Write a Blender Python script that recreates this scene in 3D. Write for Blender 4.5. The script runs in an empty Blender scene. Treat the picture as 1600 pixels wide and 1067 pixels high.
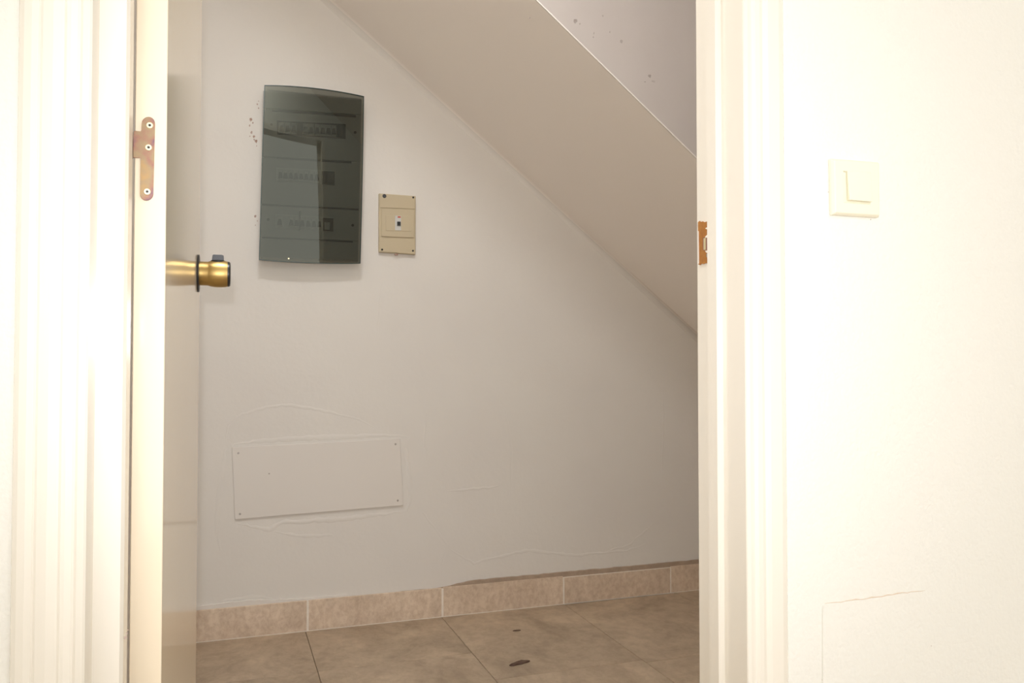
import bpy, bmesh, math, random
from mathutils import Vector, Matrix
random.seed(7)
S = bpy.context.scene
COL = S.collection

# ------------------------------------------------------------------ camera
F = 1291.0                       # focal length in pixels of a 1600 x 1067 frame (18 mm on a crop sensor)
EYE = Vector((0.0, 0.0, 0.866))
YAW, PITCH = math.radians(19.26), math.radians(1.40)
cam_d = bpy.data.cameras.new('camera'); cam = bpy.data.objects.new('camera', cam_d); COL.objects.link(cam)
cam_d.sensor_width = 36.0; cam_d.lens = F / 1600 * 36.0; cam_d.clip_start = 0.02
cam.location = EYE; cam.rotation_euler = (math.pi/2 + PITCH, 0, -YAW)
S.camera = cam
ROT = cam.rotation_euler.to_matrix()

# ------------------------------------------------------------------ light and exposure
w = bpy.data.worlds.new('World'); S.world = w; w.use_nodes = True
bgn = w.node_tree.nodes['Background']; bgn.inputs[0].default_value = (1.0, 0.985, 0.955, 1); bgn.inputs[1].default_value = 2.15
# daylight portal over the open side of the front room
pd = bpy.data.lights.new('daylight_portal', 'AREA'); pd.shape = 'RECTANGLE'; pd.size = 4.55; pd.size_y = 3.15
pd.cycles.is_portal = True
po = bpy.data.objects.new('daylight_portal', pd); COL.objects.link(po); po.location = (0.66, -2.6, 1.57); po.rotation_euler = (math.pi/2, 0, math.pi)
# the camera's own pop-up flash, just above the lens
fd = bpy.data.lights.new('camera_flash', 'SPOT'); fd.energy = 31.0; fd.color = (0.97, 0.97, 1.0); fd.shadow_soft_size = 0.011
fd.spot_size = math.radians(78); fd.spot_blend = 0.9
fo = bpy.data.objects.new('camera_flash', fd); COL.objects.link(fo)
fo.location = EYE + ROT @ Vector((-0.022, 0.073, 0.0)); fo.rotation_euler = cam.rotation_euler
# unseen lamp added to brighten the cupboard (its globe is built with the room shell)
FILL_LAMP = Vector((0.10, 1.30, 2.40))
ld = bpy.data.lights.new('cupboard_fill_light', 'AREA'); ld.shape = 'DISK'; ld.size = 0.26; ld.energy = 12.0; ld.color = (0.97, 0.98, 1.0)
lo_ = bpy.data.objects.new('cupboard_fill_light', ld); COL.objects.link(lo_); lo_.location = FILL_LAMP + Vector((0, 0, -0.01))
S.view_settings.view_transform = 'Standard'; S.view_settings.look = 'None'
S.view_settings.gamma = 1.0; S.view_settings.use_curve_mapping = False; S.view_settings.exposure = 0.0
try:
    S.cycles.max_bounces = 14; S.cycles.diffuse_bounces = 8; S.cycles.transparent_max_bounces = 12
except Exception: pass

# ------------------------------------------------------------------ helpers
def ray(px, py):
    return ROT @ Vector(((px - 800.0) / F, (533.5 - py) / F, -1.0))
def at_y(px, py, Y): d = ray(px, py); return EYE + d * ((Y - EYE.y) / d.y)
def at_x(px, py, X): d = ray(px, py); return EYE + d * ((X - EYE.x) / d.x)
def at_z(px, py, Z): d = ray(px, py); return EYE + d * ((Z - EYE.z) / d.z)
def rr(px):           # X/Y ratio of a vertical line seen at column px (eye level)
    d = ray(px, 565); return d.x / d.y

def link(name, me, mat=None, parent=None):
    if mat is not None:
        for m in (mat if isinstance(mat, (list, tuple)) else [mat]): me.materials.append(m)
    o = bpy.data.objects.new(name, me); COL.objects.link(o)
    if parent is not None: o.parent = parent
    return o
def obj(name, bm, mat=None, parent=None, smooth=False):
    me = bpy.data.meshes.new(name)
    bmesh.ops.recalc_face_normals(bm, faces=bm.faces)
    bm.to_mesh(me); bm.free()
    if smooth: me.polygons.foreach_set('use_smooth', [True] * len(me.polygons))
    return link(name, me, mat, parent)
def tag(o, label=None, cat=None, group=None, kind=None):
    if label: o['label'] = label
    if cat: o['category'] = cat
    if group: o['group'] = group
    if kind: o['kind'] = kind
    return o
def empty(name, loc=(0, 0, 0)):
    o = bpy.data.objects.new(name, None); o.empty_display_size = 0.05; COL.objects.link(o); o.location = loc
    return o
def kid(o, root):     # keep world-space mesh coordinates under a moved root
    o.parent = root; o.location = -Vector(root.location); return o
def bx(bm, a, b, bevel=0.0, seg=2):
    a, b = Vector(a), Vector(b)
    lo = Vector((min(a.x, b.x), min(a.y, b.y), min(a.z, b.z))); hi = Vector((max(a.x, b.x), max(a.y, b.y), max(a.z, b.z)))
    vs = [bm.verts.new((x, y, z)) for x in (lo.x, hi.x) for y in (lo.y, hi.y) for z in (lo.z, hi.z)]
    f = []
    for q in ((0,1,3,2),(4,6,7,5),(0,4,5,1),(2,3,7,6),(0,2,6,4),(1,5,7,3)): f.append(bm.faces.new([vs[i] for i in q]))
    if bevel > 0:
        es = list({e for fa in f for e in fa.edges})
        bmesh.ops.bevel(bm, geom=es, offset=bevel, segments=seg, affect='EDGES', profile=0.5)
    return bm
def box(a, b, bevel=0.0, seg=2): return bx(bmesh.new(), a, b, bevel, seg)
def slab(pts, off, bevel=0.0, seg=1):
    """closed outline pts (world points), extruded by vector off"""
    bm = bmesh.new(); off = Vector(off)
    a = [bm.verts.new(p) for p in pts]; b = [bm.verts.new(Vector(p) + off) for p in pts]
    bm.faces.new(a); bm.faces.new(list(reversed(b)))
    n = len(pts)
    for i in range(n): bm.faces.new((a[i], b[i], b[(i+1) % n], a[(i+1) % n]))
    if bevel > 0:
        bmesh.ops.bevel(bm, geom=list(a[0].link_faces[0].edges) if False else [e for e in bm.edges if all(v in b for v in e.verts)], offset=bevel, segments=seg, affect='EDGES')
    return bm
def prism_z(poly, z0, z1):
    return slab([(x, y, z0) for x, y in poly], (0, 0, z1 - z0))
def disc(bm, c, axis, r, h, n=16, r2=None):
    """short cylinder/cone from c along axis"""
    axis = Vector(axis).normalized(); t = axis.orthogonal().normalized(); s = axis.cross(t)
    r2 = r if r2 is None else r2; c = Vector(c)
    A = [bm.verts.new(c + (t*math.cos(2*math.pi*i/n) + s*math.sin(2*math.pi*i/n)) * r) for i in range(n)]
    B = [bm.verts.new(c + axis*h + (t*math.cos(2*math.pi*i/n) + s*math.sin(2*math.pi*i/n)) * r2) for i in range(n)]
    bm.faces.new(A); bm.faces.new(list(reversed(B)))
    for i in range(n): bm.faces.new((A[i], B[i], B[(i+1) % n], A[(i+1) % n]))
    return bm
def lathe(c, axis, prof, n=64):
    bm = bmesh.new(); axis = Vector(axis).normalized(); t = axis.orthogonal().normalized(); s = axis.cross(t); c = Vector(c)
    rings = []
    for d, r in prof:
        if r < 1e-6: rings.append([bm.verts.new(c + axis*d)])
        else: rings.append([bm.verts.new(c + axis*d + (t*math.cos(2*math.pi*i/n) + s*math.sin(2*math.pi*i/n)) * r) for i in range(n)])
    for A, B in zip(rings, rings[1:]):
        for i in range(n):
            j = (i+1) % n
            if len(A) == 1 and len(B) == 1: continue
            if len(A) == 1: bm.faces.new((A[0], B[i], B[j]))
            elif len(B) == 1: bm.faces.new((A[i], A[j], B[0]))
            else: bm.faces.new((A[i], A[j], B[j], B[i]))
    return bm

# ------------------------------------------------------------------ materials
def mat(name, col, rough=0.6, metal=0.0, spec=0.5, noise=None, bump=None, coat=0.0, coat_rough=0.05, ior=1.5):
    """noise=(scale, amount, detail[, colour2]); bump=(scale, strength, detail) or list of them"""
    m = bpy.data.materials.new(name); m.use_nodes = True
    nt = m.node_tree; N, L = nt.nodes, nt.links
    b = N['Principled BSDF']
    b.inputs['Base Color'].default_value = (*col, 1); b.inputs['Roughness'].default_value = rough
    b.inputs['Metallic'].default_value = metal; b.inputs['Specular IOR Level'].default_value = spec
    b.inputs['Coat Weight'].default_value = coat; b.inputs['Coat Roughness'].default_value = coat_rough; b.inputs['IOR'].default_value = ior
    tc = N.new('ShaderNodeTexCoord')
    if noise:
        n = N.new('ShaderNodeTexNoise'); n.inputs['Scale'].default_value = noise[0]; n.inputs['Detail'].default_value = noise[2]
        n.inputs['Roughness'].default_value = 0.6
        r = N.new('ShaderNodeValToRGB'); c2 = noise[3] if len(noise) > 3 else tuple(c*(1-noise[1]) for c in col)
        r.color_ramp.elements[0].position = 0.33; r.color_ramp.elements[1].position = 0.67
        r.color_ramp.elements[0].color = (*c2, 1); r.color_ramp.elements[1].color = (*col, 1)
        L.new(tc.outputs['Object'], n.inputs['Vector']); L.new(n.outputs['Fac'], r.inputs['Fac']); L.new(r.outputs['Color'], b.inputs['Base Color'])
    if bump:
        prev = None
        for sc, st, de in (bump if isinstance(bump, list) else [bump]):
            n = N.new('ShaderNodeTexNoise'); n.inputs['Scale'].default_value = sc; n.inputs['Detail'].default_value = de
            bp = N.new('ShaderNodeBump'); bp.inputs['Strength'].default_value = st; bp.inputs['Distance'].default_value = 0.01
            L.new(tc.outputs['Object'], n.inputs['Vector']); L.new(n.outputs['Fac'], bp.inputs['Height'])
            if prev: L.new(prev.outputs['Normal'], bp.inputs['Normal'])
            prev = bp
        L.new(prev.outputs['Normal'], b.inputs['Normal'])
    return m

M = {}
M['front_wall'] = mat('front_wall_paint', (0.85, 0.84, 0.79), 0.85, spec=0.25, bump=[(170, 0.16, 3), (40, 0.06, 2)])
M['closet_wall'] = mat('closet_wall_paint', (0.79, 0.76, 0.71), 0.85, spec=0.2, noise=(2.2, 0.05, 3, (0.765, 0.73, 0.685)), bump=[(5, 0.10, 4), (60, 0.05, 3)])
M['soffit'] = mat('soffit_paint', (0.90, 0.85, 0.80), 0.9, spec=0.15, bump=(8, 0.04, 3))
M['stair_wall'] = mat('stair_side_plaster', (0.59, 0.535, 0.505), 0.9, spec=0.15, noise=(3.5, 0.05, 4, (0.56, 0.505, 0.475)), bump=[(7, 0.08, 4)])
M['lacquer'] = mat('cream_lacquer', (0.85, 0.81, 0.73), 0.22, spec=0.5, bump=(14, 0.01, 2))
M['door'] = mat('door_lacquer', (0.93, 0.82, 0.64), 0.12, spec=0.6, bump=(6, 0.006, 2))
M['gap'] = mat('gap_shade_brown', (0.25, 0.13, 0.09), 0.8)  # dark brown with the shade of narrow gaps put into the colour
M['plastic'] = mat('switch_plastic', (0.87, 0.84, 0.69), 0.35, spec=0.5)
M['panel'] = mat('panel_paint', (0.775, 0.735, 0.685), 0.55, spec=0.3)
M['tanbox'] = mat('tan_plastic', (0.56, 0.475, 0.325), 0.45, spec=0.4)
M['grout'] = mat('pale_grout', (0.90, 0.82, 0.72), 0.9, noise=(60, 0.1, 3))
M['filler'] = mat('tan_filler', (0.47, 0.36, 0.27), 0.9, noise=(30, 0.2, 4))
M['mortar'] = mat('dark_mortar', (0.30, 0.22, 0.155), 0.95)
M['steel'] = mat('dull_screw_steel', (0.42, 0.39, 0.36), 0.4, metal=0.8)
M['brass'] = mat('brushed_brass', (0.50, 0.345, 0.13), 0.40, metal=1.0)
M['brass_screw'] = mat('pale_brass_screw', (0.88, 0.80, 0.52), 0.35, metal=0.6)
M['dark_metal'] = mat('dark_bronze', (0.035, 0.035, 0.035), 0.35, metal=0.4)
M['dark_plastic'] = mat('dark_grey_plastic', (0.05, 0.052, 0.06), 0.4)
M['black'] = mat('black_plastic', (0.012, 0.012, 0.012), 0.45)
M['grey_plastic'] = mat('breaker_grey', (0.60, 0.60, 0.57), 0.5)
M['dim_plastic'] = mat('breaker_dim_grey', (0.40, 0.40, 0.39), 0.5)
M['white_plastic'] = mat('board_plastic', (0.50, 0.50, 0.48), 0.5)
M['red'] = mat('red_mark', (0.55, 0.10, 0.06), 0.5)
M['chip'] = mat('chipped_plaster', (0.36, 0.22, 0.16), 0.95, noise=(90, 0.4, 3, (0.60, 0.50, 0.45)))
M['smudge'] = mat('grey_smudge', (0.36, 0.31, 0.28), 0.95, noise=(40, 0.3, 4, (0.50, 0.44, 0.41)))
M['bead'] = mat('corner_bead_paint', (0.84, 0.79, 0.74), 0.8)
M['leaf'] = mat('dry_brown_debris', (0.09, 0.05, 0.035), 0.8, noise=(60, 0.3, 3, (0.16, 0.10, 0.07)))
M['line'] = mat('aged_filler_line', (0.76, 0.60, 0.46), 0.9)
M['ceiling'] = mat('ceiling_paint', (0.85, 0.84, 0.81), 0.9)

def tile_mat(name, c1, c2, c3, sc):
    m = bpy.data.materials.new(name); m.use_nodes = True; nt = m.node_tree; N, L = nt.nodes, nt.links; b = N['Principled BSDF']
    geo = N.new('ShaderNodeNewGeometry'); oi = N.new('ShaderNodeObjectInfo')
    mp = N.new('ShaderNodeMapping'); mp.inputs['Scale'].default_value = (1.3, 1.0, 1.0)
    ad = N.new('ShaderNodeVectorMath'); ad.operation = 'ADD'
    cx = N.new('ShaderNodeVectorMath'); cx.operation = 'SCALE'; cx.inputs[0].default_value = (7, 5, 3); L.new(oi.outputs['Random'], cx.inputs['Scale'])
    L.new(geo.outputs['Position'], mp.inputs['Vector']); L.new(mp.outputs['Vector'], ad.inputs[0]); L.new(cx.outputs['Vector'], ad.inputs[1])
    n1 = N.new('ShaderNodeTexNoise'); n1.inputs['Scale'].default_value = sc; n1.inputs['Detail'].default_value = 8; n1.inputs['Roughness'].default_value = 0.65; n1.inputs['Distortion'].default_value = 0.8
    n2 = N.new('ShaderNodeTexNoise'); n2.inputs['Scale'].default_value = sc*7; n2.inputs['Detail'].default_value = 6; n2.inputs['Roughness'].default_value = 0.7; n2.inputs['Distortion'].default_value = 0.3
    for n in (n1, n2): L.new(ad.outputs['Vector'], n.inputs['Vector'])
    r = N.new('ShaderNodeValToRGB'); e = r.color_ramp.elements
    e[0].position = 0.36; e[0].color = (*c2, 1); e[1].position = 0.64; e[1].color = (*c1, 1)
    r2 = N.new('ShaderNodeValToRGB'); e = r2.color_ramp.elements
    e[0].position = 0.38; e[0].color = (*c3, 1); e[1].position = 0.58; e[1].color = (1, 1, 1, 1)
    mx = N.new('ShaderNodeMix'); mx.data_type = 'RGBA'; mx.blend_type = 'MULTIPLY'; mx.inputs[0].default_value = 0.75
    L.new(n1.outputs['Fac'], r.inputs['Fac']); L.new(n2.outputs['Fac'], r2.inputs['Fac'])
    L.new(r.outputs['Color'], mx.inputs[6]); L.new(r2.outputs['Color'], mx.inputs[7]); L.new(mx.outputs[2], b.inputs['Base Color'])
    b.inputs['Roughness'].default_value = 0.42; b.inputs['Specular IOR Level'].default_value = 0.35
    bp = N.new('ShaderNodeBump'); bp.inputs['Strength'].default_value = 0.08; bp.inputs['Distance'].default_value = 0.004
    L.new(n2.outputs['Fac'], bp.inputs['Height']); L.new(bp.outputs['Normal'], b.inputs['Normal'])
    return m
M['floor_tile'] = tile_mat('brown_marbled_floor_tile', (0.60, 0.475, 0.345), (0.40, 0.31, 0.22), (0.80, 0.77, 0.74), 3.4)
M['skirt_tile'] = tile_mat('tan_marbled_skirting_tile', (0.80, 0.66, 0.52), (0.66, 0.53, 0.41), (0.80, 0.74, 0.69), 7.0)

def hinge_mat():
    m = bpy.data.materials.new('heat_tinted_zinc'); m.use_nodes = True; nt = m.node_tree; N, L = nt.nodes, nt.links; b = N['Principled BSDF']
    tc = N.new('ShaderNodeTexCoord'); n = N.new('ShaderNodeTexNoise'); n.inputs['Scale'].default_value = 55; n.inputs['Detail'].default_value = 4
    r = N.new('ShaderNodeValToRGB'); cr = r.color_ramp
    cr.elements[0].position = 0.32; cr.elements[0].color = (0.17, 0.10, 0.17, 1)
    cr.elements[1].position = 0.70; cr.elements[1].color = (0.44, 0.28, 0.12, 1)
    e = cr.elements.new(0.45); e.color = (0.36, 0.19, 0.13, 1); e = cr.elements.new(0.57); e.color = (0.36, 0.26, 0.15, 1)
    L.new(tc.outputs['Object'], n.inputs['Vector']); L.new(n.outputs['Fac'], r.inputs['Fac']); L.new(r.outputs['Color'], b.inputs['Base Color'])
    b.inputs['Metallic'].default_value = 0.35; b.inputs['Roughness'].default_value = 0.5
    return m
M['hinge'] = hinge_mat()
M['strike'] = mat('aged_copper_brass', (0.50, 0.23, 0.06), 0.5, metal=0.25, noise=(120, 0.3, 3, (0.40, 0.16, 0.04)))

def tinted():
    m = bpy.data.materials.new('smoked_acrylic'); m.use_nodes = True; nt = m.node_tree; N, L = nt.nodes, nt.links
    for n in list(N): N.remove(n)
    out = N.new('ShaderNodeOutputMaterial'); tr = N.new('ShaderNodeBsdfTransparent'); tr.inputs[0].default_value = (0.235, 0.245, 0.228, 1)
    gl = N.new('ShaderNodeBsdfGlossy'); gl.inputs['Roughness'].default_value = 0.01; gl.inputs[0].default_value = (0.97, 1.0, 0.86, 1)
    fr = N.new('ShaderNodeFresnel'); fr.inputs['IOR'].default_value = 1.6
    mx = N.new('ShaderNodeMixShader'); L.new(fr.outputs[0], mx.inputs[0]); L.new(tr.outputs[0], mx.inputs[1]); L.new(gl.outputs[0], mx.inputs[2])
    L.new(mx.outputs[0], out.inputs['Surface'])
    return m
M['smoke'] = tinted()
m = bpy.data.materials.new('fill_lamp_glow'); m.use_nodes = True; b = m.node_tree.nodes['Principled BSDF']
b.inputs['Base Color'].default_value = (.9, .9, .88, 1); b.inputs['Emission Color'].default_value = (1, .96, .9, 1); b.inputs['Emission Strength'].default_value = 3.0
M['opal'] = m  # glowing shade of the added cupboard lamp
M['cover_edge'] = mat('dark_green_acrylic_edge', (0.02, 0.05, 0.045), 0.3)

# ------------------------------------------------------------------ dimensions
YB = 2.756                     # back wall of the cupboard
YF = 0.865                     # front face of the doorway wall
YK = 0.985                     # cupboard face of the doorway wall
XJL, XJR = rr(138) * 0.849, rr(1165) * 0.853
LINTEL = 2.02
# sloping underside of the stairs
p1, p2 = at_y(511, 0, YB), at_y(1058, 498, YB)
SLOPE = (p2.z - p1.z) / (p2.x - p1.x)
def zs(x): return p1.z + SLOPE * (x - p1.x)
ys = []
for q in ((828, 0), (1078, 233)):
    d = ray(*q); t = (p1.z - SLOPE * p1.x - EYE.z) / (d.z - SLOPE * d.x); ys.append(t * d.y)
YS = sum(ys) / 2               # open side of the stair flight
print('stairs', SLOPE, ys)

# ------------------------------------------------------------------ room shell
FL = tag(obj('floor', box((-1.7, -2.7, -0.12), (3.05, 2.95, -0.011)), M['mortar']), kind='structure')
tw = 0.45
base_x = 0.2565
stag = {}; YJ = {0: 0.0, 1: 0.0, 2: -0.22, 3: -0.24, 4: 0.0}
proto = None
yj0 = at_z(430, 1057, 0).y
tl = 0.60; J = 0.0008
bm = box((-tw/2 + J, -tl/2 + J, -0.0105), (tw/2 - J, tl/2 - J, 0.0), 0.0006, 1)
tile0 = bpy.data.meshes.new('tile'); bmesh.ops.recalc_face_normals(bm, faces=bm.faces); bm.to_mesh(tile0); bm.free(); tile0.materials.append(M['floor_tile'])
for cx in range(-3, 6):
    xc = base_x - tw + tw * cx + tw/2          # column centre
    off = YJ.get(cx, 0.0)
    k = -11
    for k in range(-9, 3):
        yc = yj0 + off + tl * k + tl/2
        y0, y1 = yc - tl/2, yc + tl/2
        if y0 < -2.7 or y0 > YB - 0.02: continue
        x0, x1 = xc - tw/2, xc + tw/2
        y1c = min(y1, YB - 0.002); x0c = max(x0, -1.69); x1c = min(x1, 3.03)
        if y1c - y0 < 0.02 or x1c - x0c < 0.02: continue
        if y1c < y1 or x0c > x0 or x1c < x1:
            t = obj('tile', box((x0c + J, y0 + J, -0.0105), (x1c - J, y1c - J, 0.0), 0.0006, 1), M['floor_tile'], FL)
        else:
            t = bpy.data.objects.new('tile', tile0); COL.objects.link(t); t.parent = FL; t.location = (xc, yc, 0)

def wallbox(name, a, b, m): return tag(obj(name, box(a, b), m), kind='structure')
WB = wallbox('wall_back', (-0.35, YB, -0.01), (3.0, YB + 0.12, 2.75), M['closet_wall'])
wallbox('wall_left', (-0.35, YK, -0.01), (-0.23, YB, 2.75), M['closet_wall'])
wallbox('wall_right', (2.93, YK, -0.01), (3.05, YB, 2.75), M['closet_wall'])
wallbox('wall_hall_left', (-1.72, -2.6, -0.01), (-1.6, YF, 3.15), M['front_wall'])
wallbox('wall_hall_right', (2.93, -2.6, -0.01), (3.05, YF, 3.15), M['front_wall'])
# doorway wall with its opening, one mesh
bm = bmesh.new()
xl, xr = XJL - 0.03, XJR + 0.03
bx(bm, (-1.72, YF, -0.01), (xl, YK, 3.15)); bx(bm, (xr, YF, -0.01), (3.05, YK, 3.15)); bx(bm, (xl, YF, LINTEL + 0.03), (xr, YK, 3.15))
WF = tag(obj('wall_front', bm, M['front_wall']), kind='structure')
wallbox('ceiling', (-1.72, -2.6, 3.15), (3.05, YF, 3.27), M['ceiling'])
wallbox('ceiling_cupboard', (-0.35, YK, 2.75), (3.05, YB + 0.12, 2.85), M['closet_wall'])
# stair flight above: sloping soffit (slab) and its vertical side wall
xa, xb = -0.23, 2.93
bm = bmesh.new(); CR = 0.026; prof = [(YS + 0.004, 0.0)]      # plastered cove where the soffit meets the back wall
for i in range(0, 10):
    an = math.pi/2 * i/9; prof.append((YB - CR + CR*math.sin(an), -(CR*1.15)*(1 - math.cos(an))))
prof[-1] = (YB + 0.001, prof[-1][1])
cols_ = []
for x in (xa, xb):
    cols_.append([bm.verts.new((x, y, zs(x) + d + 0.004)) for y, d in prof] + [bm.verts.new((x, YB + 0.001, zs(x) + 0.2)), bm.verts.new((x, YS + 0.004, zs(x) + 0.2))])
n = len(cols_[0])
for i in range(n):
    f = bm.faces.new((cols_[0][i], cols_[0][(i+1) % n], cols_[1][(i+1) % n], cols_[1][i])); f.smooth = 1 <= i < n - 3; f.material_index = 1 if 4 <= i < n - 3 else 0
bm.faces.new(cols_[0]); bm.faces.new(list(reversed(cols_[1])))
tag(obj('ceiling_stair_soffit', bm, [M['soffit'], M['closet_wall']]), kind='structure')
xt = p1.x + (2.75 - p1.z) / SLOPE
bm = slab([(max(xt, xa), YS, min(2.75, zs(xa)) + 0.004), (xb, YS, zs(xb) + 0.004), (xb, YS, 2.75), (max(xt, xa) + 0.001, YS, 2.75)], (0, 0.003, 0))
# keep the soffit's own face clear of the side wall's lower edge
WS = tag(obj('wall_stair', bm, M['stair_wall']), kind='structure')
# plaster corner bead along the edge
bm = bmesh.new()
d = Vector((1, 0, SLOPE)).normalized()
disc(bm, (xa + 0.02, YS - 0.0002, zs(xa + 0.02) + 0.0052), d, 0.0017, (2.9 - xa) / d.x, 8)
tag(obj('trim_4', bm, M['bead'], smooth=True), label='thin plaster corner bead along stair edge', kind='structure')

CL = empty('added_fill_lamp', (FILL_LAMP.x, FILL_LAMP.y, 2.75))  # invented lamp body around the added fill light, out of view
tag(CL, 'added out-of-view pendant lamp brightening the cupboard, hung above its doorway', 'lamp')
o = obj('fill_lamp_base', lathe(Vector((FILL_LAMP.x, FILL_LAMP.y, 2.75)), (0, 0, -1), [(0, 0), (0, 0.06), (0.03, 0.05), (0.03, 0)], 32), M['panel']); kid(o, CL)
o = obj('stem', disc(bmesh.new(), (FILL_LAMP.x, FILL_LAMP.y, 2.51), (0, 0, 1), 0.009, 0.22, 12), M['steel']); kid(o, CL)
o = obj('fill_lamp_shade', lathe(Vector((FILL_LAMP.x, FILL_LAMP.y, 2.52)), (0, 0, -1), [(0, 0), (0, 0.14), (0.04, 0.138), (0.08, 0.115), (0.11, 0.07), (0.12, 0)], 32), M['opal'], smooth=True); kid(o, CL)

# ------------------------------------------------------------------ skirting of the cupboard
BB = tag(obj('baseboard_back', box((-0.22, YB - 0.0120, 0.0), (2.9, YB + 0.001, 0.096)), M['grout']), kind='structure')
joints = [-0.20] + [at_y(px, 925, YB - 0.012).x for px in (481, 691.5, 881, 1048)]
st = joints[-1] - joints[-2]
joints += [joints[-1] + st, joints[-1] + 2*st]
def tops(x):   # top of the tiles, a touch uneven
    return 0.098
for i in range(len(joints) - 1):
    x0, x1 = joints[i] + 0.0028, joints[i+1] - 0.0028
    if i >= 3: x0 -= 0.0012; x1 += 0.0012
    dz = (0.0, 0.0, 0.0015, -0.003, 0.001, 0)[i % 6]
    bm = box((x0, YB - 0.0125, 0.002), (x1, YB - 0.004, 0.098 + dz), 0.0012, 1)
    kid(obj('tile', bm, M['skirt_tile']), BB)
# uneven tan filler and paint edge above the tiles
def strip(name, xs, lo, hi, y, th, m, parent, seed=1):
    rnd = random.Random(seed); bm = bmesh.new(); T = []; B = []
    for x in xs:
        T.append((x, hi(x) + rnd.uniform(-0.0012, 0.0012))); B.append((x, lo(x)))
    vf = [(bm.verts.new((x, y - th, z)), bm.verts.new((x, y - th, zb)), bm.verts.new((x, y, z + .001)), bm.verts.new((x, y, zb))) for (x, z), (_, zb) in zip(T, B)]
    for a, b in zip(vf, vf[1:]):
        bm.faces.new((a[0], a[1], b[1], b[0])); bm.faces.new((a[0], b[0], b[2], a[2])); bm.faces.new((a[1], a[3], b[3], b[1])); bm.faces.new((a[2], b[2], b[3], a[3]))
    bm.faces.new((vf[0][0], vf[0][2], vf[0][3], vf[0][1])); bm.faces.new((vf[-1][0], vf[-1][1], vf[-1][3], vf[-1][2]))
    return kid(obj(name, bm, m), parent)
xs = [joints[1] + 0.3 + i * 0.02 for i in range(80)]
def hf(x): 
    k = min(1, max(0, (x - 0.70) / 0.12)); return 0.0962 + 0.0155 * k
strip('filler_strip', xs, lambda x: 0.095, hf, YB, 0.007, M['filler'], BB, 3)
xs = [-0.15 + i * 0.012 for i in range(46)]
strip('plaster_smear', xs, lambda x: 0.095, lambda x: 0.103 + 0.010 * max(0, math.sin((x + 0.12) * 9)) , YB, 0.005, M['panel'], BB, 5)

# ------------------------------------------------------------------ door frame trims (casing + lining + stop in one profile)
def frame_profile_left():
    P = []
    def v(px, y): P.append((rr(px) * y, y))
    v(22, 0.8652); v(23, 0.8575); v(30, 0.8545); v(42, 0.8525); v(53, 0.8520); v(56, 0.8532); v(60, 0.8515); v(76, 0.8495); v(90, 0.8495); v(94, 0.8500)
    v(98, 0.8525); v(104, 0.8518); v(115, 0.8518); v(119, 0.8532); v(123, 0.8510); v(134, 0.8495); v(138, 0.8510)
    xj = P[-1][0]
    P.append((xj, 0.896)); xs_ = rr(203.5) * 0.935
    P += [(xs_ - 0.003, 0.896), (xs_, 0.900), (xs_, 0.935), (xs_ - 0.014, 0.935), (xs_ - 0.014, YK + 0.002), (xl, YK + 0.002), (xl, 0.8652)]
    return P, xs_
PL, XSL = frame_profile_left()
def frame_profile_right():
    P = []
    def v(px, y): P.append((rr(px) * y, y))
    v(1228, 0.8652); v(1227, 0.8580); v(1221, 0.8550); v(1204, 0.8530); v(1199, 0.8535); v(1195, 0.8552); v(1191, 0.8530); v(1184, 0.8520); v(1178, 0.8550); v(1172, 0.8525); v(1166, 0.8520); v(1164, 0.8535)
    xj = P[-1][0]
    xs_ = 0.590
    y1 = xs_ / rr(1121.5)
    P += [(xj, y1), (xs_ + 0.002, y1), (xs_, y1 + 0.002)]
    y2 = xs_ / rr(1106)
    xr_ = rr(1090.5) * YK
    P += [(xs_, y2), (xr_, y2), (xr_, YK), (xr_ + 0.03, YK + 0.002), (xr, YK + 0.002), (xr, 0.8652)]
    return P, xr_, y2
PR, XRR, Y2 = frame_profile_right()
print('frame', XJL, XSL, XJR, XRR, Y2)
T1 = tag(obj('trim_1', prism_z(PL, 0.0, LINTEL), M['lacquer']), kind='structure')
T2 = tag(obj('trim_2', prism_z(PR, 0.0, LINTEL), M['lacquer']), kind='structure')
hx0, hx1 = PL[0][0], PR[0][0]
bm = bmesh.new(); bx(bm, (hx0, 0.852, LINTEL), (hx1, 0.8652, LINTEL + 0.065), 0.003, 2); bx(bm, (xl, 0.866, LINTEL), (xr, YK, LINTEL + 0.03))
tag(obj('trim_3', bm, M['lacquer']), kind='structure')
# shaded slot between lining and door, chip in the paint of the left lining
def blob(c, r, aspect, seed, y, n=12, th=0.0006, rot=0.0):
    rnd = random.Random(seed); pts = []
    for i in range(n):
        a = 2*math.pi*i/n; k = r * rnd.uniform(0.55, 1.15)
        x, z = k*math.cos(a)*aspect, k*math.sin(a); pts.append((c.x + x*math.cos(rot) - z*math.sin(rot), y, c.z + x*math.sin(rot) + z*math.cos(rot)))
    return pts
def blobs(name, spec, y, m, parent, th=0.0006):
    bm = bmesh.new()
    for i, (px, py, rpx, asp) in enumerate(spec):
        c = at_y(px, py, y); k = c.y / 1291 * 1.0
        pts = blob(c, rpx * k, asp, i + 11, y)
        a = [bm.verts.new(p) for p in pts]; b = [bm.verts.new((p[0]*.999 + c.x*.001, p[1] - th, p[2])) for p in pts]
        bm.faces.new(b); n = len(pts)
        for j in range(n): bm.faces.new((a[j], b[j], b[(j+1) % n], a[(j+1) % n]))
    o = obj(name, bm, m); o['kind'] = 'stuff'; return kid(o, parent)
blobs('paint_chips', [(196, 996, 2.6, 1.0), (198, 989, 1.8, 0.6), (200, 984, 1.2, 0.5)], 0.8958, M['chip'], T1, 0.0006)
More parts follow.
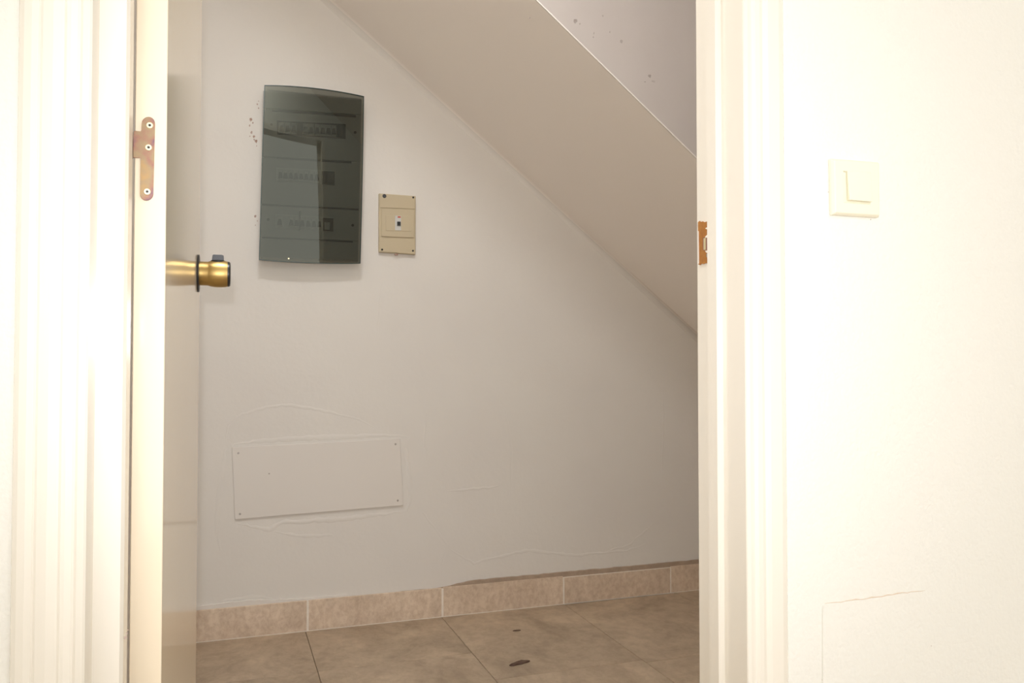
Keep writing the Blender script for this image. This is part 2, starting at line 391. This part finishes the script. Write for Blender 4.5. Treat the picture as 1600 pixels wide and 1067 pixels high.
blobs('paint_chips', [(104.5, 700, 1.3, 0.4), (106, 300, 1.0, 0.4)], 0.8528, M['chip'], T1, 0.0006)

# ------------------------------------------------------------------ strike plate in the right rebate
sx = XRR
def sp(px, py, d=0.0): return at_x(px, py, sx - d)
ragged = [(1091.6, 347.5), (1094, 345.2), (1096.5, 347), (1099, 345.8), (1101.5, 347.4), (1105.8, 346), (1105.8, 360), (1105.9, 375), (1105.8, 390), (1105.8, 411.5), (1103, 410.8), (1100.5, 412.6), (1097, 411.8), (1094.5, 414.2), (1092.3, 413)]
SP = kid(obj('strike_plate', slab([sp(*q, d=0.0006) for q in ragged], (-0.0012, 0, 0)), M['strike']), T2)
SP['label'] = 'copper-coloured strike plate showing through ragged paint edge'
def spq(name, q, th, m):
    return kid(obj(name, slab([sp(*p, d=0.0018) for p in q], (-th, 0, 0)), m), SP)
o = spq('keep_slot', [(1098.5, 371), (1105.6, 371), (1105.6, 391), (1098.5, 391)], 0.0004, M['gap'])
o = spq('keep_lip', [(1100.5, 372.5), (1103.2, 371.5), (1103.2, 390), (1100.5, 390.5)], 0.0012, M['brass_screw'])
for q in ([(1103, 356), (1105.7, 355), (1105.7, 358.5), (1102.8, 357.5)], [(1102, 370), (1105.6, 366.5), (1105.7, 371), (1103, 371.5)], [(1102, 391.6), (1105.7, 391.6), (1105.5, 395), (1103.5, 394.5)]):
    spq('paint_fleck', q, 0.0005, M['lacquer'])
spq('screw_head', [(1104, 396.5), (1105.7, 396), (1105.7, 402), (1104, 401.5)], 0.0006, M['steel'])
spq('plate_edge', [(1090.9, 362), (1091.8, 361), (1092.4, 412), (1091.5, 412)], 0.0008, M['panel'])

# ------------------------------------------------------------------ the open door
YD = 0.972
xn = rr(257) * YD; xk = rr(207) * (YD + 0.001)
LEN = 0.68
yfar = YD + LEN; xf = rr(310.5) * yfar
dirv = Vector((xf - xn, LEN, 0)).normalized(); nrm = Vector((dirv.y, -dirv.x, 0))     # nrm points to the room side face (+X)
THK = (xn - xk)
A = Vector((xn, YD, 0)); Bp = Vector((xf, yfar, 0))
D1 = obj('door_1', slab([A + Vector((0, 0, .008)), Bp + Vector((0, 0, .008)), Bp - nrm*THK + Vector((0, 0, .008)), A - nrm*THK + Vector((0, 0, .008))], (0, 0, 2.0)), M['door'])
tag(D1, 'cream lacquered flush door standing open into the cupboard', kind='structure')
mod = D1.modifiers.new('edge', 'BEVEL'); mod.width = 0.0012; mod.segments = 2; mod.limit_method = 'ANGLE'
for f in D1.data.polygons: f.use_smooth = False
# hinge on the door edge
yh = YD - 0.0003
outl = []
def arc(cx, cy, r, a0, a1, n=10): return [(cx + r*math.cos(math.radians(a0 + (a1-a0)*i/n)), cy - r*1.0*math.sin(math.radians(a0 + (a1-a0)*i/n))) for i in range(n+1)]
tilt = lambda py: -3.2 * (py - 183) / 130.0
left, right = 221.8, 242.6
cxm = (left + right) / 2; rad = (right - left) / 2
pts = arc(cxm, 183 + rad, rad, 180, 0)            # top round: left -> right
pts += [(right, 250)]
pts += arc(cxm, 313.5 - rad, rad, 0, -180)        # bottom round: right -> left
pts += [(left, 247), (left - 12.0, 247), (left - 12.8, 226), (left - 12.0, 205.5), (left - 9, 204.8), (left - 3, 205.5), (left - .6, 206.5), (left - 0.2, 204)]
hpts = [at_y(x + tilt(y), y, yh) for x, y in pts]
HG = kid(obj('hinge', slab(hpts, (0, -0.0016, 0), 0.0004), M['hinge']), D1)
HG['label'] = 'zinc hinge leaf with coppery and violet heat tint'
for px, py in ((234, 196), (232.2, 230.5), (230, 299.5)):
    c = at_y(px, py, yh - 0.0016); bm = bmesh.new(); r = 4.7 * c.y / 1291 * 1.04
    disc(bm, c, (0, -1, 0), r, 0.0009, 20, r * 0.86)
    s = kid(obj('screw', bm, M['brass_screw'], smooth=False), HG)
    bm = bmesh.new(); disc(bm, c + Vector((0, -0.0009, 0)), (0, -1, 0), r * 0.40, 0.0002, 8)
    kid(obj('screw_recess', bm, M['dark_metal']), HG)
# knuckle behind the lining edge
c0 = at_y(207.5, 247, YD + 0.001); c1 = at_y(208.5, 205, YD + 0.001)
bm = disc(bmesh.new(), (c0.x - 0.006, YD + 0.004, c0.z), (0, 0, 1), 0.0058, c1.z - c0.z, 20)
kid(obj('hinge_knuckle', bm, M['hinge'], smooth=True), D1)
# dark strip, the shade of the rebate behind the slot put into colour
bm = prism_z([(XSL - 0.0135, 0.9365), (XSL - 0.001, 0.9365), (XSL - 0.001, 0.940), (XSL - 0.0135, 0.940)], 0.01, 2.0)
kid(obj('rebate_shade_strip', bm, M['gap']), T1)

# door knob
s_ = LEN - 0.062
base = A + dirv * s_
kz = at_y(307, 427, base.y).z
kc = Vector((base.x, base.y, kz))
KN = empty('door_knob', kc); KN.parent = D1
KN['label'] = 'brushed brass door knob with dark rosette'
def kk(name, bm, m, smooth=True, lab=None):
    o = obj(name, bm, m, smooth=smooth); o.parent = KN; o.location = -kc
    if lab: o['label'] = lab
    if smooth:
        md = o.modifiers.new('w', 'EDGE_SPLIT'); md.split_angle = math.radians(35)
    return o
kk('rosette', lathe(kc, nrm, [(0.0, 0), (0.0, 0.0335), (0.0012, 0.0340), (0.0030, 0.0330), (0.0034, 0.022), (0.0034, 0)]), M['dark_metal'], lab='dark bronze rosette')
kk('grip', lathe(kc, nrm, [(0.0034, 0), (0.0034, 0.0213), (0.006, 0.0216), (0.0175, 0.0216), (0.0195, 0.0222), (0.023, 0.0232), (0.028, 0.0240), (0.034, 0.0243), (0.042, 0.0242), (0.047, 0.0237), (0.0512, 0.0228), (0.0512, 0)], 96), M['brass'])
kk('end_cap', lathe(kc, nrm, [(0.0512, 0), (0.0512, 0.0228), (0.054, 0.0226), (0.0556, 0.0212), (0.0560, 0.018), (0.0535, 0.015), (0.0535, 0)], 64), M['dark_metal'], lab='dark end ring')
tb = lambda d, h, w: kc + nrm*d + Vector((0, 0, h)) + dirv*w
bm = bmesh.new()
q = [(0.0240, 0.0235), (0.0445, 0.0235), (0.0440, 0.0335), (0.0410, 0.0345), (0.0265, 0.0345), (0.0250, 0.0330)]
a = [bm.verts.new(tb(d, h, -0.006)) for d, h in q]; b = [bm.verts.new(tb(d, h, 0.006)) for d, h in q]
bm.faces.new(a); bm.faces.new(list(reversed(b)))
for i in range(len(q)): bm.faces.new((a[i], b[i], b[(i+1) % len(q)], a[(i+1) % len(q)]))
bmesh.ops.bevel(bm, geom=list(bm.edges), offset=0.0006, segments=1, affect='EDGES')
kk('thumb_turn', bm, M['dark_plastic'], False, 'dark grey thumb catch')
kk('catch_collar', lathe(kc + nrm*0.0345 + Vector((0, 0, 0.0205)), (0, 0, 1), [(0, 0), (0, 0.0135), (0.0035, 0.0125), (0.0042, 0.010), (0.0042, 0)], 24), M['dark_metal'])

# ------------------------------------------------------------------ distribution board with smoked cover
YC = YB - 0.058
c4 = [at_y(*p, YC) for p in ((404.5, 406.5), (563.5, 411.5), (569, 150), (413, 134.5))]     # BL BR TR TL
DB = empty('distribution_board', ((c4[0].x + c4[1].x)/2, YB, (c4[0].z + c4[2].z)/2))
tag(DB, 'electrical distribution board with smoked curved cover over three rows of breakers, high on cupboard wall', 'electrical panel')
def bil(s, t, ins=0.0):
    p = (c4[0]*(1-s) + c4[1]*s)*(1-t) + (c4[3]*(1-s) + c4[2]*s)*t
    return p
def cover_pt(s, t, dy=0.0):
    p = bil(s, t).copy(); k = 1 - (2*s - 1)**2
    p.y = YC - 0.0035 + 0.0070*s - (0.0016 + 0.0022*(1-t)) * k - 0.004*t*(1.7 - 1.4*s) - dy
    if t > 0.5: p.z += 0.0085 * k * (2*t - 1)
    else: p.z -= 0.005 * k * (1 - 2*t)
    p.x += 0.0015 * math.sin(t * 3.0) * (s - 0.3)
    return p
NS, NT = 32, 24
bm = bmesh.new()
g = [[bm.verts.new(cover_pt(i/NS, j/NT)) for j in range(NT+1)] for i in range(NS+1)]
for i in range(NS):
    for j in range(NT): bm.faces.new((g[i][j], g[i+1][j], g[i+1][j+1], g[i][j+1]))
me_cov = obj('cover', bm, M['smoke'], smooth=True); kid(me_cov, DB); me_cov['label'] = 'smoked dark green acrylic cover'
# cover rim: a thin solid edge all round
bm = bmesh.new(); loop = [(i/NS, 0) for i in range(NS)] + [(1, j/NT) for j in range(NT)] + [(1 - i/NS, 1) for i in range(NS)] + [(0, 1 - j/NT) for j in range(NT)]
def inn(s, t, e): return (min(max(s, e*1.7), 1 - e*1.7), min(max(t, e), 1 - e))
ring = []
for s, t in loop:
    s2, t2 = inn(s, t, 0.0042)
    ring.append((bm.verts.new(cover_pt(s, t, 0.0006)), bm.verts.new(cover_pt(s2, t2, 0.0006)), bm.verts.new(cover_pt(s2, t2, -0.0045)), bm.verts.new(cover_pt(s, t, -0.0045))))
for a, b in zip(ring, ring[1:] + ring[:1]):
    for q in range(4): bm.faces.new((a[q], a[(q+1) % 4], b[(q+1) % 4], b[q]))
kid(obj('cover_rim', bm, M['cover_edge']), DB)
# housing
def quad_at(pxs, Y): return [at_y(px, py, Y) for px, py in pxs]
hs = quad_at(((408, 403), (560, 408), (565, 154), (417, 139)), YB - 0.030)
kid(obj('housing', slab([Vector((p.x, YB - 0.0005, p.z)) for p in hs], (0, -0.0295, 0), 0.002), M['white_plastic']), DB)
YP = YB - 0.036
def plate(name, q, y, th, m, par=DB, bev=0.0008):
    o = obj(name, slab(quad_at(q, y + th), (0, -th, 0), bev), m); return kid(o, par) if par is DB else (setattr(o, 'parent', par), setattr(o, 'location', -Vector(DB.location)), o)[2]
rows = [((411, 136.5 + 6), (565, 157), (564, 180), (410.5, 169.5)),
        ((410.5, 171.5), (564, 182.5), (563, 253), (409, 245)),
        ((409, 247), (563, 255), (561, 326.5), (407, 319)),
        ((407, 321), (561, 328.5), (560, 376.5), (405.8, 370.5)),
        ((405.8, 372.5), (560, 378.5), (559.5, 406), (405.5, 402))]
for r in rows: plate('front_plate', r, YP, 0.006, M['white_plastic'])
# dark top seam lips as on the row doors
for q in (((425, 171), (556, 180.5), (556, 184), (425, 174.5)), ((432, 245.5), (549, 252.5), (549, 255.5), (432, 248.5)), ((409, 318.5), (560, 326.5), (560, 329), (409, 321)), ((409, 370), (551, 377), (551, 379), (409, 372))):
    plate('seam', q, YP - 0.0012, 0.003, M['dark_plastic'], bev=0)
YW = YP - 0.006
def row(x0, x1, yt0, yt1, yb0, yb1, toggles, body, blanks, face='grey_plastic'):
    def top(x): return yt0 + (yt1 - yt0)*(x - x0)/(x1 - x0)
    def bot(x): return yb0 + (yb1 - yb0)*(x - x0)/(x1 - x0)
    plate('breaker_window', ((x0, top(x0)), (x1, top(x1)), (x1, bot(x1)), (x0, bot(x0))), YW + 0.005, 0.001, body, bev=0)
    for tx, wd in toggles:
        a, b = tx - wd/2 + .3, tx + wd/2 - .3
        h = bot(tx) - top(tx); m0 = top(tx) + h*0.12; m1 = bot(tx) - h*0.10
        br = plate('circuit_breaker', ((a, m0), (b, m0 + .5), (b, m1 + .5), (a, m1)), YW, 0.004, M[face], bev=0.0004)
        mid = (m0 + m1)/2
        tg = obj('toggle', slab(quad_at(((tx - wd*.24, mid - 3.5), (tx + wd*.24, mid - 3.3), (tx + wd*.42, mid + 5.4), (tx - wd*.42, mid + 5.2)), YW), (0, -0.006, 0), 0.0006), M['black'])
        tg.parent = br
    for (bx0, bx1) in blanks:
        plate('blank_plate', ((bx0, top(bx0) + 2), (bx1, top(bx1) + 2), (bx1, bot(bx1)), (bx0, bot(bx0))), YW, 0.004, M['black'], bev=0.0004)
row(433, 540, 188.5, 194, 210, 217, [(440, 9), (449.5, 9), (459, 9), (477, 9), (486, 9), (495.5, 9), (504.5, 9), (513, 9), (521.5, 8)], M['black'], [(528, 535)], 'dim_plastic')
row(431.5, 523, 261.5, 266.5, 283, 289.5, [(438 + 8.1*i, 8) for i in range(8)], M['grey_plastic'], [(502.5, 522.5)])
row(430.5, 521, 334.5, 339.5, 356, 361.8, [(437, 9), (455, 8), (463.5, 8), (472.5, 8), (481.5, 8), (490.5, 8), (498.5, 7)], M['grey_plastic'], [(504.5, 520.5)])
plate('test_handle', ((467.2, 330), (469.5, 330), (469.5, 360), (467.2, 360)), YW - 0.006, 0.003, M['dark_plastic'])
plate('breaker_label', ((507, 347), (516, 347.5), (515, 359), (507, 358.5)), YW - 0.004, 0.002, M['white_plastic'])
for px, py in ((424, 195), (555, 207), (419, 343), (551, 352)):
    kid(obj('screw', disc(bmesh.new(), at_y(px, py, YP), (0, -1, 0), 0.0045, 0.0018, 12), M['black']), DB)
kid(obj('lock_tab', disc(bmesh.new(), at_y(451, 404, YC - 0.004), (0, -1, 0), 0.0025, 0.0012, 12), M['brass_screw']), DB)

# ------------------------------------------------------------------ small beige breaker box
YX = YB - 0.014
q0 = quad_at(((592.2, 302), (649.6, 306.2), (649.2, 397.8), (592, 393.8)), YX)
BX = empty('breaker_box', ((q0[0].x + q0[1].x)/2, YB, (q0[0].z + q0[2].z)/2))
tag(BX, 'small beige single-breaker box with corner screws, right of the smoked distribution board', 'breaker box')
def bplate(name, q, y, th, m, bev=0.001, par=None):
    o = obj(name, slab(quad_at(q, y), (0, th, 0)), m)
    if bev:
        md = o.modifiers.new('b', 'BEVEL'); md.width = bev; md.segments = 2
    o.parent = par or BX
    o.location = -Vector(BX.location) if par is None else (0, 0, 0)
    return o
bplate('housing', ((592.2, 302), (649.6, 306.2), (649.2, 397.8), (592, 393.8)), YX, 0.0135, M['tanbox'], 0.0018)
bplate('top_plate', ((593.5, 303.5), (648.6, 307.4), (648.3, 326.2), (593.4, 324.2)), YX - 0.003, 0.0031, M['tanbox'], 0.0008)
bplate('bottom_plate', ((593.2, 371.8), (648.2, 373.8), (648, 396.8), (593.2, 392.8)), YX - 0.003, 0.0031, M['tanbox'], 0.0008)
bplate('front_panel', ((596.3, 326.2), (647.4, 328.3), (646.8, 371.2), (596.2, 369.2)), YX - 0.005, 0.0051, M['tanbox'], 0.001)
bplate('window_ledge', ((603, 336.5), (642, 338), (642, 361.5), (603, 360.2)), YX - 0.0062, 0.0015, M['tanbox'], 0.0004)
br = bplate('circuit_breaker', ((617.4, 337), (626.6, 337.4), (626.6, 360), (617.4, 359.6)), YX - 0.0080, 0.0025, M['grey_plastic'], 0.0003)
br['label'] = 'grey breaker face with red mark'
t = bplate('toggle', ((621, 346), (626, 346.2), (626, 352.4), (621, 352.2)), YX - 0.0135, 0.0055, M['black'], 0.0005, br)
t = bplate('red_mark', ((621.5, 337.8), (626, 338), (626, 340.4), (621.5, 340.2)), YX - 0.0083, 0.0004, M['red'], 0, br)
for px, py, r in ((600.6, 306.3, 0.0066), (645.6, 308.5, 0.0033), (597, 390, 0.0033), (645.2, 391.8, 0.0033)):
    s = obj('screw', lathe(at_y(px, py, YX - 0.003), (0, -1, 0), [(0, 0), (0, r), (0.0012, r), (0.002, r*.7), (0.0014, r*.45), (0.0014, 0)], 20), M['dark_metal'] if r < .005 else M['dark_plastic'])
    s.parent = BX; s.location = -Vector(BX.location)
s = obj('latch_tab', slab(quad_at(((617, 396), (622, 396.3), (622, 398.6), (617, 398.4)), YX), (0, 0.006, 0)), M['chip']); s.parent = BX; s.location = -Vector(BX.location)

# ------------------------------------------------------------------ white access panel low on the wall
YA = YB - 0.007
q = ((362.3, 699), (625, 685.3), (630.5, 789.5), (367, 811.5))
qa = quad_at(q, YA)
AP = empty('access_panel', ((qa[0].x + qa[1].x)/2, YB, (qa[0].z + qa[2].z)/2))
tag(AP, 'white blank rectangular cover plate, slightly crooked, low on the cupboard wall', 'wall panel')
o = obj('panel', slab(qa, (0, 0.0048, 0)), M['panel']); o.parent = AP; o.location = -Vector(AP.location)
md = o.modifiers.new('b', 'BEVEL'); md.width = 0.0012; md.segments = 2
for px, py in ((372.5, 708), (618, 694), (621.5, 782), (375, 803)):
    s = obj('screw', disc(bmesh.new(), at_y(px, py, YA), (0, -1, 0), 0.0034, 0.0008, 14, 0.0026), M['steel']); s.parent = AP; s.location = -Vector(AP.location)
for px, py in ((420.5, 740),):
    s = obj('smudge', disc(bmesh.new(), at_y(px, py, YA), (0, -1, 0), 0.0024, 0.0003, 8), M['smudge']); s.parent = AP; s.location = -Vector(AP.location)

# ------------------------------------------------------------------ rough plaster ridges on the back wall
def ridge(bm, pts, wpx, h, y=YB, seed=0):
    rnd = random.Random(seed); P = []
    for (x0, y0), (x1, y1) in zip(pts, pts[1:]):
        n = max(2, int(math.hypot(x1-x0, y1-y0) / 7))
        for i in range(n): 
            t = i/n; P.append((x0+(x1-x0)*t + rnd.uniform(-1, 1), y0+(y1-y0)*t + rnd.uniform(-1, 1)))
    P.append(pts[-1])
    W = [at_y(px, py, y) for px, py in P]; k = y/1291; h *= 1.15 if y > 2 else 1
    rows_ = []
    for i, p in enumerate(W):
        a = W[max(0, i-1)]; b = W[min(len(W)-1, i+1)]; d_ = (b - a).normalized(); n_ = Vector((-d_.z, 0, d_.x))
        e = math.sin(math.pi * (i + .6) / (len(W) + .2)) ** 0.5
        ww = wpx * k * e * rnd.uniform(.6, 1.2) / 2
        rows_.append((bm.verts.new(p - n_*ww), bm.verts.new(p - n_*ww*.3 + Vector((0, -h*e, 0))), bm.verts.new(p + n_*ww*.5 + Vector((0, -h*e*.8, 0))), bm.verts.new(p + n_*ww)))
    for a, b in zip(rows_, rows_[1:]):
        for j in range(3): bm.faces.new((a[j], a[j+1], b[j+1], b[j]))
bm = bmesh.new()
R = [([(352, 690), (356, 665), (372, 650), (400, 640), (440, 632), (500, 640), (560, 655), (585, 668)], 5, .0007),
     ([(366, 694), (420, 688), (520, 683), (600, 680), (640, 682)], 9, .0012),
     ([(352, 700), (344, 760), (338, 830), (345, 860)], 8, .001),
     ([(372, 818), (420, 828), (425, 825), (440, 816), (520, 812), (600, 803), (634, 798)], 9, .0014),
     ([(634, 700), (640, 740), (641, 780), (634, 800)], 8, .0014),
     ([(430, 830), (470, 838), (520, 836)], 6, .0007),
     ([(668, 640), (662, 690), (668, 720)], 4, .0006),
     ([(700, 768), (740, 764), (778, 760), (783, 752)], 5, .0008),
     ([(790, 640), (800, 700), (798, 780)], 4, .0004),
     ([(1036, 600), (1037, 670), (1034, 740)], 3.5, .0006),
     ([(1040, 800), (985, 850), (925, 870)], 4, .0006),
     ([(690, 850), (740, 880), (820, 860), (900, 868), (980, 860), (1020, 846)], 6, .0008),
     ([(660, 800), (700, 850), (690, 885)], 5, .0006),
     ([(600, 412), (594, 470), (588, 540)], 3, .0004),
     ([(340, 940), (400, 932), (440, 938)], 6, .0008)]
for i, (p, w_, h_) in enumerate(R): ridge(bm, p, w_, h_, seed=i)
o = obj('plaster_ridges', bm, M['closet_wall'], smooth=True); o['kind'] = 'stuff'; o.parent = WB
# chipped paint left of the board, and dents on the stair side wall
blobs('plaster_chips', [(392, 187, 3, .8), (390, 196, 2, .6), (395, 192, 1.5, .8), (393, 207, 2.4, .7), (397, 213, 2.2, .8), (390.5, 213, 1.6, .6), (400, 221, 3, .7), (397, 218, 1.6, .6), (402, 163, 1.8, .7), (404, 169, 1.6, .5), (399, 338, 2.6, .7), (402, 345, 1.4, .6), (399, 352, 1.2, .6), (404, 158, 1.0, .6), (401, 228, 1.4, .5)], YB - 0.0001, M['chip'], WB, 0.0007)
blobs('plaster_dents', [(899, 33, 4, 1.1), (906, 37, 2, .8), (928, 52, 2.4, .5), (927, 58, 1.6, .7), (953, 50, 1.5, .8), (971, 65, 4, .8), (1015, 119, 3.2, 1.0), (1021, 127, 2.2, 2.0), (942, 25, 2.4, .6), (828, 28, 1.2, .8), (1008, 128, 1.2, 1.4)], YS - 0.0001, M['smudge'], WS, 0.0005)

# ------------------------------------------------------------------ light switch on the hall wall
YW2 = YF
sw = ((1301.5, 246.5), (1376, 252.5), (1376.5, 339), (1303.5, 334.5))
ysf = YF - 0.009
qs = quad_at(sw, ysf)
LS = empty('light_switch', ((qs[0].x + qs[1].x)/2, YF, (qs[0].z + qs[2].z)/2))
tag(LS, 'square cream rocker light switch on the white wall right of the doorway', 'switch')
ctr = (qs[0] + qs[2]) / 2
def inset(p, k, y): v = ctr + (p - ctr)*k; return Vector((v.x, y, v.z))
bm = bmesh.new()
L0 = [bm.verts.new((p.x, YF - 0.0004, p.z)) for p in qs]
L1 = [bm.verts.new(inset(p, 1.0, YF - 0.005)) for p in qs]
L2 = [bm.verts.new(inset(p, 0.93, ysf)) for p in qs]
L3 = [bm.verts.new(inset(p, 0.56, ysf)) for p in qs]
L4 = [bm.verts.new(inset(p, 0.55, ysf + 0.003)) for p in qs]
for U, V in ((L0, L1), (L1, L2), (L2, L3), (L3, L4)):
    for i in range(4): bm.faces.new((U[i], U[(i+1) % 4], V[(i+1) % 4], V[i]))
bm.faces.new(L4); bm.faces.new(list(reversed(L0)))
o = obj('frame', bm, M['plastic']); o.parent = LS; o.location = -Vector(LS.location)
md = o.modifiers.new('b', 'BEVEL'); md.width = 0.001; md.segments = 2; md.limit_method = 'ANGLE'
rq = quad_at(((1324.3, 266.3), (1360, 270), (1361, 315.8), (1325.5, 312.8)), ysf)
o = obj('rocker', slab([Vector((p.x, ysf + 0.002, p.z)) for p in rq], (0, -0.0035, 0)), M['plastic']); o.parent = LS; o.location = -Vector(LS.location)
# tip the rocker a little
for v in o.data.vertices:
    if v.co.y < ysf: v.co.y -= 0.0012 * (1 if v.co.z < ctr.z else -1)
md = o.modifiers.new('b', 'BEVEL'); md.width = 0.0007; md.segments = 2
blobs('wall_specks', [(1360.3, 343, 1.1, 1), (1301, 262, 1.6, .6), (1301.5, 288, 1.6, .7), (1301, 331, 1.6, .7), (1294, 300, 1.0, .8)], YF - 0.0001, M['smudge'], WF, 0.0004)
blobs('wall_specks', [(1455, 1009, .8, 1.2), (1425, 1065, .9, 1.1), (1284.5, 1062, 1.0, .4)], YF - 0.0001, M['chip'], WF, 0.0004)

# painted-over cover plate at lower right
pq = [(1284.5, 1120), (1284.5, 952), (1286, 946), (1292, 943), (1330, 938), (1370, 933), (1400, 928), (1446, 922), (1446, 1120)]
CP = obj('wall_plate', slab([at_y(x, y, YF - 0.0002) for x, y in pq], (0, -0.0012, 0), 0.0006, 2), M['front_wall'])
tag(CP, 'painted-over blank plate low on the white wall, below the light switch', 'wall panel')
bm = bmesh.new(); ridge(bm, [(1289, 943.5), (1330, 938), (1370, 932.5), (1410, 926.5), (1446, 922)], 1.6, .0004, YF - 0.0018, 4)
o = obj('filler_line', bm, M['line']); o.parent = CP

# ------------------------------------------------------------------ debris on the floor
c = at_z(812, 1036, 0.001)
bm = bmesh.new(); n = 16; rnd = random.Random(5); top = []
dx = (at_z(828, 1032, .001) - at_z(796, 1040, .001)); L_ = dx.length/2; u_ = dx.normalized(); v_ = Vector((-u_.y, u_.x, 0))
for i in range(n):
    a = 2*math.pi*i/n; top.append(c + u_*math.cos(a)*L_ + v_*math.sin(a)*0.012*rnd.uniform(.6, 1.1))
lo = [bm.verts.new((p.x, p.y, 0.0004)) for p in top]; hi = [bm.verts.new((p.x, p.y, 0.0015 + 0.003*rnd.random())) for p in top]; ce = bm.verts.new((c.x, c.y, 0.002))
for i in range(n):
    j = (i+1) % n; bm.faces.new((lo[i], lo[j], hi[j], hi[i])); bm.faces.new((hi[i], hi[j], ce))
bm.faces.new(list(reversed(lo)))
tag(obj('debris_flake', bm, M['leaf']), 'dark brown flake of debris on the floor tiles, the larger and nearer one', 'debris')
c = at_z(808, 985, 0.001)
bm = bmesh.new(); pts = [c + Vector((math.cos(2*math.pi*i/9)*0.016*rnd.uniform(.7, 1), math.sin(2*math.pi*i/9)*0.007*rnd.uniform(.7, 1), 0)) for i in range(9)]
bm = slab([(p.x, p.y, 0.0003) for p in pts], (0, 0, 0.0015))
tag(obj('debris_flake', bm, M['leaf']), 'tiny brown flake on the floor nearer the skirting', 'debris')
